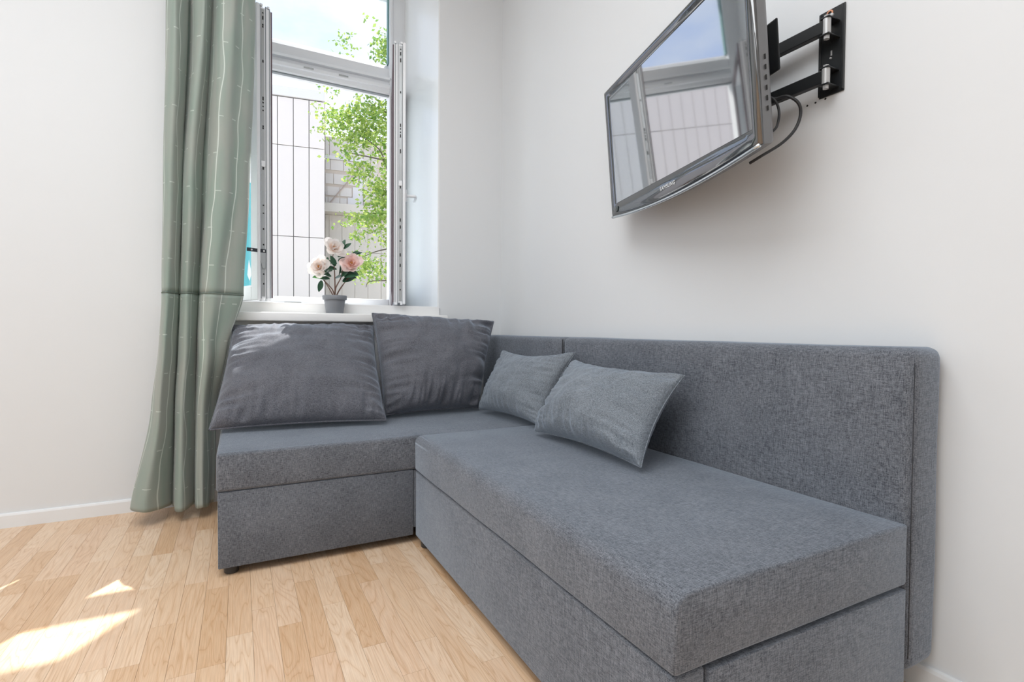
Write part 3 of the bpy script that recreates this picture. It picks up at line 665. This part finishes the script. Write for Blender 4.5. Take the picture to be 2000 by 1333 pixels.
leaves = [((-.062, .195), (-1, 0, 0), 2, .95), ((-.075, .175), (-.2, 0, -1), 1, 1.0), ((.030, .345), (-.9, .1, 1.2), 1, .9), ((.035, .345), (-.1, .2, 1), 1, .95), ((.035, .35), (.3, -.2, 1), 1, .9), ((.045, .35), (.9, 0, .9), 1, .9),
 ((.05, .30), (1, -.2, .15), 1, 1.15), ((.04, .27), (1, .1, -.0), 1, 1.25), ((.01, .27), (-1, -.2, .15), 1, 1.0), ((.01, .24), (-1, -.3, .1), 1, 1.05), ((-.01, .235), (-.9, -.3, -.1), 1, .9),
 ((.03, .225), (1, -.4, .1), 1, 1.3), ((.05, .20), (1, -.3, .25), 1, 1.25), ((.045, .175), (1, .2, .5), 1, 1.25), ((.0, .19), (.6, -.6, .3), 1, 1.1), ((-.02, .20), (-1, -.2, .3), 1, 1.1), ((-.03, .185), (-.8, .3, .1), 1, .95),
 ((.10, .33), (.9, .1, .45), 1, .75), ((.125, .33), (.9, .1, .5), 1, .6), ((-.04, .30), (-.3, 0, -1), 1, .8), ((-.045, .22), (-1, -.1, .05), 1, 1.2), ((.02, .31), (.9, -.3, .4), 1, .8), ((.055, .215), (.8, -.5, -.2), 1, 1.1), ((.0, .255), (-.4, -.4, .8), 1, 1.0), ((.02, .285), (.9, .2, .5), 1, 1.0), ((-.03, .215), (-.5, -.5, .6), 1, 1.0), ((.02, .205), (.1, -.7, .7), 1, 1.1), ((.06, .245), (.9, -.2, -.3), 1, 1.1), ((-.055, .205), (-.9, -.4, .5), 1, .9), ((.015, .365), (-.7, 0, .8), 1, .7), ((.035, .20), (.7, -.3, .8), 1, 1.0)]
for i, ((a, b), d, kd, sc) in enumerate(leaves):
    o = put(lm2 if kd == 2 else lm, 'leaf', pot, pp(a, b, .02*math.sin(i*1.7)), d, (math.sin(i)*.3, -.75, .65), sc)
    if kd == 2: o['label'] = 'bright green leaf low on the left'
def petalmesh(ln, wd):
    bm = bmesh.new(); g = []
    for i in range(6):
        t = i/5; row_ = []
        for j in range(5):
            s = j/4*2-1; w = wd*(math.sin(math.pi*(.12+.72*t))**.8)/2
            row_.append(bm.verts.new((t*ln*(1-.10*abs(s)*t), s*w, ln*(.38*t*t)+abs(s)*w*.35+.05*ln*math.sin(j*2.1+i)*t)))
        g.append(row_)
    for a, b in zip(g, g[1:]):
        for j in range(4): bm.faces.new((a[j], b[j], b[j+1], a[j+1]))
    me = bpy.data.meshes.new('petal'); bm.to_mesh(me); bm.free(); me.polygons.foreach_set('use_smooth', [True]*len(me.polygons)); return me
def petalmat(name, tip, base):
    M = mat(name, tip, .6); tcn = N(M, 'ShaderNodeTexCoord'); sp = N(M, 'ShaderNodeSeparateXYZ'); L(M, tcn.outputs['Generated'], sp.inputs[0])
    r = ramp(M, sp.outputs[0], [(0, base), (.55, tip)]); L(M, r.outputs[0], BS(M).inputs['Base Color'])
    tl = N(M, 'ShaderNodeBsdfTranslucent'); L(M, r.outputs[0], tl.inputs[0]); ms = N(M, 'ShaderNodeMixShader'); ms.inputs[0].default_value = .45
    L(M, BS(M).outputs[0], ms.inputs[1]); L(M, tl.outputs[0], ms.inputs[2]); L(M, ms.outputs[0], M.node_tree.nodes['Material Output'].inputs[0]); return M
pm1 = petalmesh(.047, .042); pm1.materials.append(petalmat('white_pink_petal', (.95, .90, .87), (.92, .66, .5)))
pm2 = petalmesh(.045, .040); pm2.materials.append(petalmat('pink_petal', (.95, .74, .70), (.9, .5, .3)))
m_core = mat('orange_stamens', (.75, .35, .08), .6)
for (du, dz, me, tilt, lab) in ((-.088, .245, pm1, (-.35, -.9, .25), 'nearly white flower on the left with a peach heart'), (-.008, .350, pm1, (.1, -.85, .35), 'nearly white flower at the top with peach inner petals'), (.090, .275, pm2, (-.15, -.95, .25), 'pink flower on the right with an orange heart')):
    cpt = pp(du, dz, .02); ndir = Vector(tilt).normalized(); a = ndir.orthogonal().normalized(); b = ndir.cross(a)
    bm = bmesh.new(); random.seed(3)
    for q in range(12):
        an = q*2.4; rr = .006*math.sqrt(q/12); p0 = cpt+a*math.cos(an)*rr+b*math.sin(an)*rr; tube(bm, [p0, p0+ndir*(.012+.003*(q % 3))], .0012, 5)
    fl_ = obj('flower', bm, m_core, pot); fl_['label'] = lab
    for ring, (cnt, lift, sc) in enumerate(((7, -.05, 1.25), (6, .35, 1.05), (5, .9, .75))):
        for q in range(cnt):
            an = 2*math.pi*q/cnt+ring*.5; rad = a*math.cos(an)+b*math.sin(an)
            put(me, 'petal', fl_, cpt-ndir*.004, rad+ndir*(lift+.25*math.sin(q*2.3+ring+du*40)), ndir, sc*(1+.14*math.sin(q*1.9+ring*2+dz*30)))

# ------------------------------------------------------------------ outdoors
GZ = -1.5
m_pan = mat('pale_cladding', (.90, .82, .74), .6); m_pan2 = mat('cream_cladding', (.72, .66, .57), .6); m_joint = mat('dark_joint', (.16, .15, .14), .9); m_render = mat('white_render', (.86, .83, .8), .7)  # joint material is a plain dark tone behind the panels
bd = empty('opposite_building', (.529, 11.70, GZ)); tag(bd, 'pale building across the way clad in tall flat panels', 'building')
e_ = Vector((.988, -.151, 0)).normalized(); nb = Vector((.151, .988, 0)).normalized()
MB_ = frame_m((.5293, 11.699, 0), e_, nb, (0, 0, 1))           # local x along facade, y into building
obj('wall', boxbm(-8.4, .0, .03, 6, GZ, 6.95, M=MB_), m_joint, bd)
zr = [6.865, 5.625, 3.275, .93, GZ]; k = 0
for r in range(4):
    for cidx in range(22):
        x1 = -cidx*.381; x0 = x1-.381
        obj('panel', boxbm(x0+.009, x1-(.009 if cidx else 0), 0, .028, zr[r+1]+.009, zr[r]-.009, M=MB_), m_pan, bd)
obj('coping', boxbm(-8.4, .02, -.04, .5, 6.885, 7.12, M=MB_), m_render, bd)
obj('wall', boxbm(.0, 7, 1.23, 6, GZ, 6.40, M=MB_), mat('tan_joint', (.74, .64, .54), .9), bd)
obj('corner_return', boxbm(-.03, .0, .029, 1.23, GZ, 6.95, M=MB_), m_pan2, bd)
# recessed bay: blocks with band
m_blk1 = mat('cream_block', (.82, .76, .69), .7)
for (za, zb, joints, xr) in ((6.38, 5.86, (.0, .12, .62, 1.05), 1.05), (5.74, 5.45, (.0, .14, .50, .86), .86), (5.34, 5.05, (.0, .23, .62, .92), .92), (4.97, 4.72, (.0, .05, .40, .74), .74), (4.66, 4.42, (.0, .08, .40, .60), .60)):
    for a, b in zip(joints, joints[1:]):
        obj('block', boxbm(a+.008, b-.008, 1.20, 1.228, zb, za, M=MB_), m_blk1, bd)
obj('stone_band', boxbm(0, 1.1, 1.16, 1.229, 5.75, 5.85, M=MB_), m_render, bd)
bm = bmesh.new(); tb = [(.62, 4.42), (.62, 4.69), (.76, 4.69), (.76, 5.0), (.94, 5.0), (.94, 5.4), (1.05, 5.74), (1.05, 4.42)]
Ax = [bm.verts.new(MB_ @ Vector((a, 1.19, b))) for a, b in tb]; Bx = [bm.verts.new(MB_ @ Vector((a, 1.229, b))) for a, b in tb]
bm.faces.new(Ax); bm.faces.new(Bx[::-1])
for i in range(len(Ax)): bm.faces.new((Ax[i], Ax[(i+1) % 8], Bx[(i+1) % 8], Bx[i]))
obj('render_patch', bm, m_render, bd)
obj('canopy', boxbm(0, 1.9, .75, 1.23, 4.16, 4.40, M=MB_), m_pan2, bd)
obj('pilaster', boxbm(1.06, 1.26, 1.15, 1.229, 4.42, 6.1, M=MB_), m_pan2, bd); obj('pilaster', boxbm(1.27, 1.46, 1.15, 1.229, 4.42, 6.1, M=MB_), m_pan2, bd)
bm = bmesh.new(); tube(bm, [MB_ @ Vector((.13, 1.12, 4.48)), MB_ @ Vector((.98, 1.12, 5.60))], .018, 8); obj('brace_pipe', bm, mat('tan_pipe', (.5, .40, .33), .6), bd)
xs = [0, .11, .46, .82, 1.19, 1.57, 1.95, 2.33, 2.71, 3.09, 3.5]
for za, zb in ((4.15, 3.115), (3.105, .93), (.92, GZ)):
    for a, b in zip(xs, xs[1:]): obj('panel', boxbm(a+.005, b-.005, 1.20, 1.228, zb, za, M=MB_), m_pan2, bd)
gr = obj('pavement', boxbm(-25, 25, .79, 40, GZ-.2, GZ), plaster('pale_paving', (.5, .49, .46), .8)); tag(gr, 'pale paving outside between the window and the building', 'pavement', kind='structure')
# turquoise banner
bn = empty('banner', (-1.6, 7, GZ)); tag(bn, 'turquoise banner with a white drop shape seen through the left sash', 'banner')
obj('cloth', boxbm(-1.95, -1.22, 6.99, 7.01, 1.42, 3.35), mat('turquoise_cloth', (.08, .50, .52), .7), bn)
for xx in (-1.95, -1.20):
    bm = bmesh.new(); tube(bm, [(xx, 7.0, GZ), (xx, 7.0, 3.4)], .025, 10); obj('post', bm, m_grey, bn, smooth=40)
bm = bmesh.new(); dp = [(-1.345, 2.04), (-1.315, 1.88), (-1.31, 1.78), (-1.335, 1.68), (-1.37, 1.78), (-1.36, 1.9)]
A = [bm.verts.new((a, 6.985, b)) for a, b in dp]; B = [bm.verts.new((a, 6.99, b)) for a, b in dp]; bm.faces.new(A); bm.faces.new(B[::-1])
for i in range(len(A)): bm.faces.new((A[i], A[(i+1) % len(A)], B[(i+1) % len(A)], B[i]))
obj('drop_emblem', bm, mat('white_print', (.85, .85, .82), .6), bn)

def leafmat(name, c0, c1):
    M = mat(name, c0, .5); g = N(M, 'ShaderNodeNewGeometry'); r = ramp(M, g.outputs['Random Per Island'], [(0, c0), (1, c1)]); L(M, r.outputs[0], BS(M).inputs['Base Color'])
    tl = N(M, 'ShaderNodeBsdfTranslucent'); L(M, r.outputs[0], tl.inputs[0]); ms = N(M, 'ShaderNodeMixShader'); ms.inputs[0].default_value = .4
    L(M, BS(M).outputs[0], ms.inputs[1]); L(M, tl.outputs[0], ms.inputs[2]); L(M, ms.outputs[0], M.node_tree.nodes['Material Output'].inputs[0]); return M
def inpoly(x, z, P):
    c = False
    for i in range(len(P)):
        (x0, z0), (x1, z1) = P[i-1], P[i]
        if (z0 > z) != (z1 > z) and x < (x1-x0)*(z-z0)/(z1-z0)+x0: c = not c
    return c
crown1 = [(0.546, 4.582), (0.014, 4.435), (-0.346, 4.283), (-0.583, 4.276), (-0.346, 4.151), (-0.24, 4.062), (-0.604, 3.824), (-0.347, 3.821), (-0.276, 3.708), (-0.059, 3.574), (-0.431, 3.461), (0.015, 3.474), (0.126, 3.34), (-0.147, 3.104), (0.202, 3.123), (0.255, 2.938), (0.355, 2.797), (0.015, 2.605), (-0.19, 2.471), (0.164, 2.431), (0.074, 2.308), (0.127, 1.969), (0.015, 1.619), (0.241, 1.514), (0.226, 1.359), (0.395, 1.326), (0.552, 1.45), (2.684, 1.357), (2.654, 5.199)]
crown2 = [(-0.239, 4.91), (-0.117, 5.237), (0.088, 5.277), (0.238, 5.218), (0.522, 5.346), (1.712, 5.889), (1.717, 4.4), (0.523, 4.5), (0.088, 4.857)]
def add_leaf(V, Fc, p, s, rnd):
    d = Vector((rnd.uniform(-1, 1), rnd.uniform(-1, 1), rnd.uniform(-.9, .3))).normalized(); q = d.orthogonal().normalized(); q.rotate(Matrix.Rotation(rnd.uniform(0, 6.3), 3, d))
    k = len(V); V += [p, p+d*s*.45+q*s*.3, p+d*s, p+d*s*.45-q*s*.3]; Fc.append((k, k+1, k+2, k+3))
tree = empty('leafy_tree', (2.9, 5.2, GZ)); tag(tree, 'bright green leafy tree in front of the pale building', 'tree')
rnd = random.Random(5); V = []; Fc = []; twigs = []
cnt = 0
while cnt < 1800:
    x = rnd.uniform(-.7, 2.7); z = rnd.uniform(1.3, 5.9)
    if not (inpoly(x, z, crown1) or inpoly(x, z, crown2)): continue
    if noise.noise(Vector((x*2.6, z*2.6, 3.3))) < -.10 and x < 1.2: continue
    if x > .8 and rnd.random() < .5: continue
    y = 5.0+rnd.gauss(0, .28); cnt += 1; c0 = Vector((x, y, z)); twigs.append(c0)
    dirr = Vector((-1, rnd.uniform(-.4, .4), rnd.uniform(-.5, .1))).normalized()
    for q in range(13):
        p = c0+dirr*rnd.uniform(-.13, .13)+Vector((rnd.gauss(0, .03), rnd.gauss(0, .05), rnd.gauss(0, .026)))
        add_leaf(V, Fc, p, rnd.uniform(.035, .08), rnd)
for q in range(9000):                                        # dense upper crown to the right, above the window view
    while True:
        a = Vector((rnd.uniform(-1, 1), rnd.uniform(-1, 1), rnd.uniform(-1, 1)))
        if a.length < 1: break
    add_leaf(V, Fc, Vector((5.0+a.x*2.0, 5.0+a.y*1.6, 9.4+a.z*3.4)), rnd.uniform(.12, .24), rnd)
me = bpy.data.meshes.new('foliage'); me.from_pydata([tuple(p) for p in V], [], Fc); me.update()
fo = obj('foliage', me, leafmat('tree_leaf', (.16, .32, .06), (.50, .60, .15)), tree); fo['kind'] = 'stuff'
m_bark = mat('grey_bark', (.16, .13, .11), .85)
bm = bmesh.new(); P = smoothpts([(2.9, 5.2, GZ), (2.95, 5.2, 1.5), (3.1, 5.15, 4), (3.5, 5.1, 7), (3.9, 5.0, 10)], 5); tube(bm, P, [.16*(1-.8*i/len(P)) for i in range(len(P))], 10); obj('trunk', bm, m_bark, tree, smooth=True)
for br in ([(2.95, 5.2, 1.7), (1.8, 5.05, 2.2), (.9, 5.0, 2.6), (.30, 5.0, 2.62), (.1, 5.0, 2.5)], [(3.0, 5.2, 2.6), (1.6, 5.0, 2.9), (.70, 5.0, 3.02), (.525, 5.0, 3.30), (.392, 5, 3.60), (.014, 5, 3.8)], [(3.05, 5.2, 3.4), (1.7, 5, 3.9), (.8, 5, 4.1), (.2, 5, 4.25)],
           [(2.92, 5.2, 1.0), (1.8, 5, 1.4), (.9, 5, 1.6), (.3, 5, 1.6), (.2, 5, 1.5)], [(3.1, 5.2, 4.2), (1.7, 5, 4.7), (.6, 5, 4.95)], [(2.95, 5.2, 2.0), (1.2, 5.1, 2.2), (.5, 5.05, 2.1), (.15, 5, 1.95)], [(3.0, 5.2, 3.0), (1.3, 4.95, 3.35), (.4, 5, 3.45), (.0, 5, 3.47)]):
    bm = bmesh.new(); P = smoothpts(br, 5); tube(bm, P, [.024*(1-.85*i/len(P)) for i in range(len(P))], 6); obj('branch', bm, m_bark, tree, smooth=True)
for (x, y, lab) in ((-.70, 10.6, 'low green shrub at the foot of the pale panels, left one'), (-.02, 10.6, 'low green shrub at the foot of the pale panels, right one')):
    sh = empty('shrub', (x, y, GZ)); tag(sh, lab, 'shrub', 'shrubs against the building')
    V = []; Fc = []
    for q in range(900):
        z = rnd.uniform(GZ+.9, 1.62); w = .20*(1-((z-.2)/1.7)**4)
        add_leaf(V, Fc, Vector((x+rnd.gauss(0, w*.5), y+rnd.gauss(0, w*.5), z)), rnd.uniform(.05, .1), rnd)
    me = bpy.data.meshes.new('foliage'); me.from_pydata([tuple(p) for p in V], [], Fc); me.update(); f_ = obj('foliage', me, leafmat('shrub_leaf', (.08, .2, .07), (.2, .36, .15)), sh); f_['kind'] = 'stuff'
    bm = bmesh.new(); tube(bm, [(x, y, GZ), (x, y, .6)], .02, 6); obj('stem', bm, m_bark, sh)
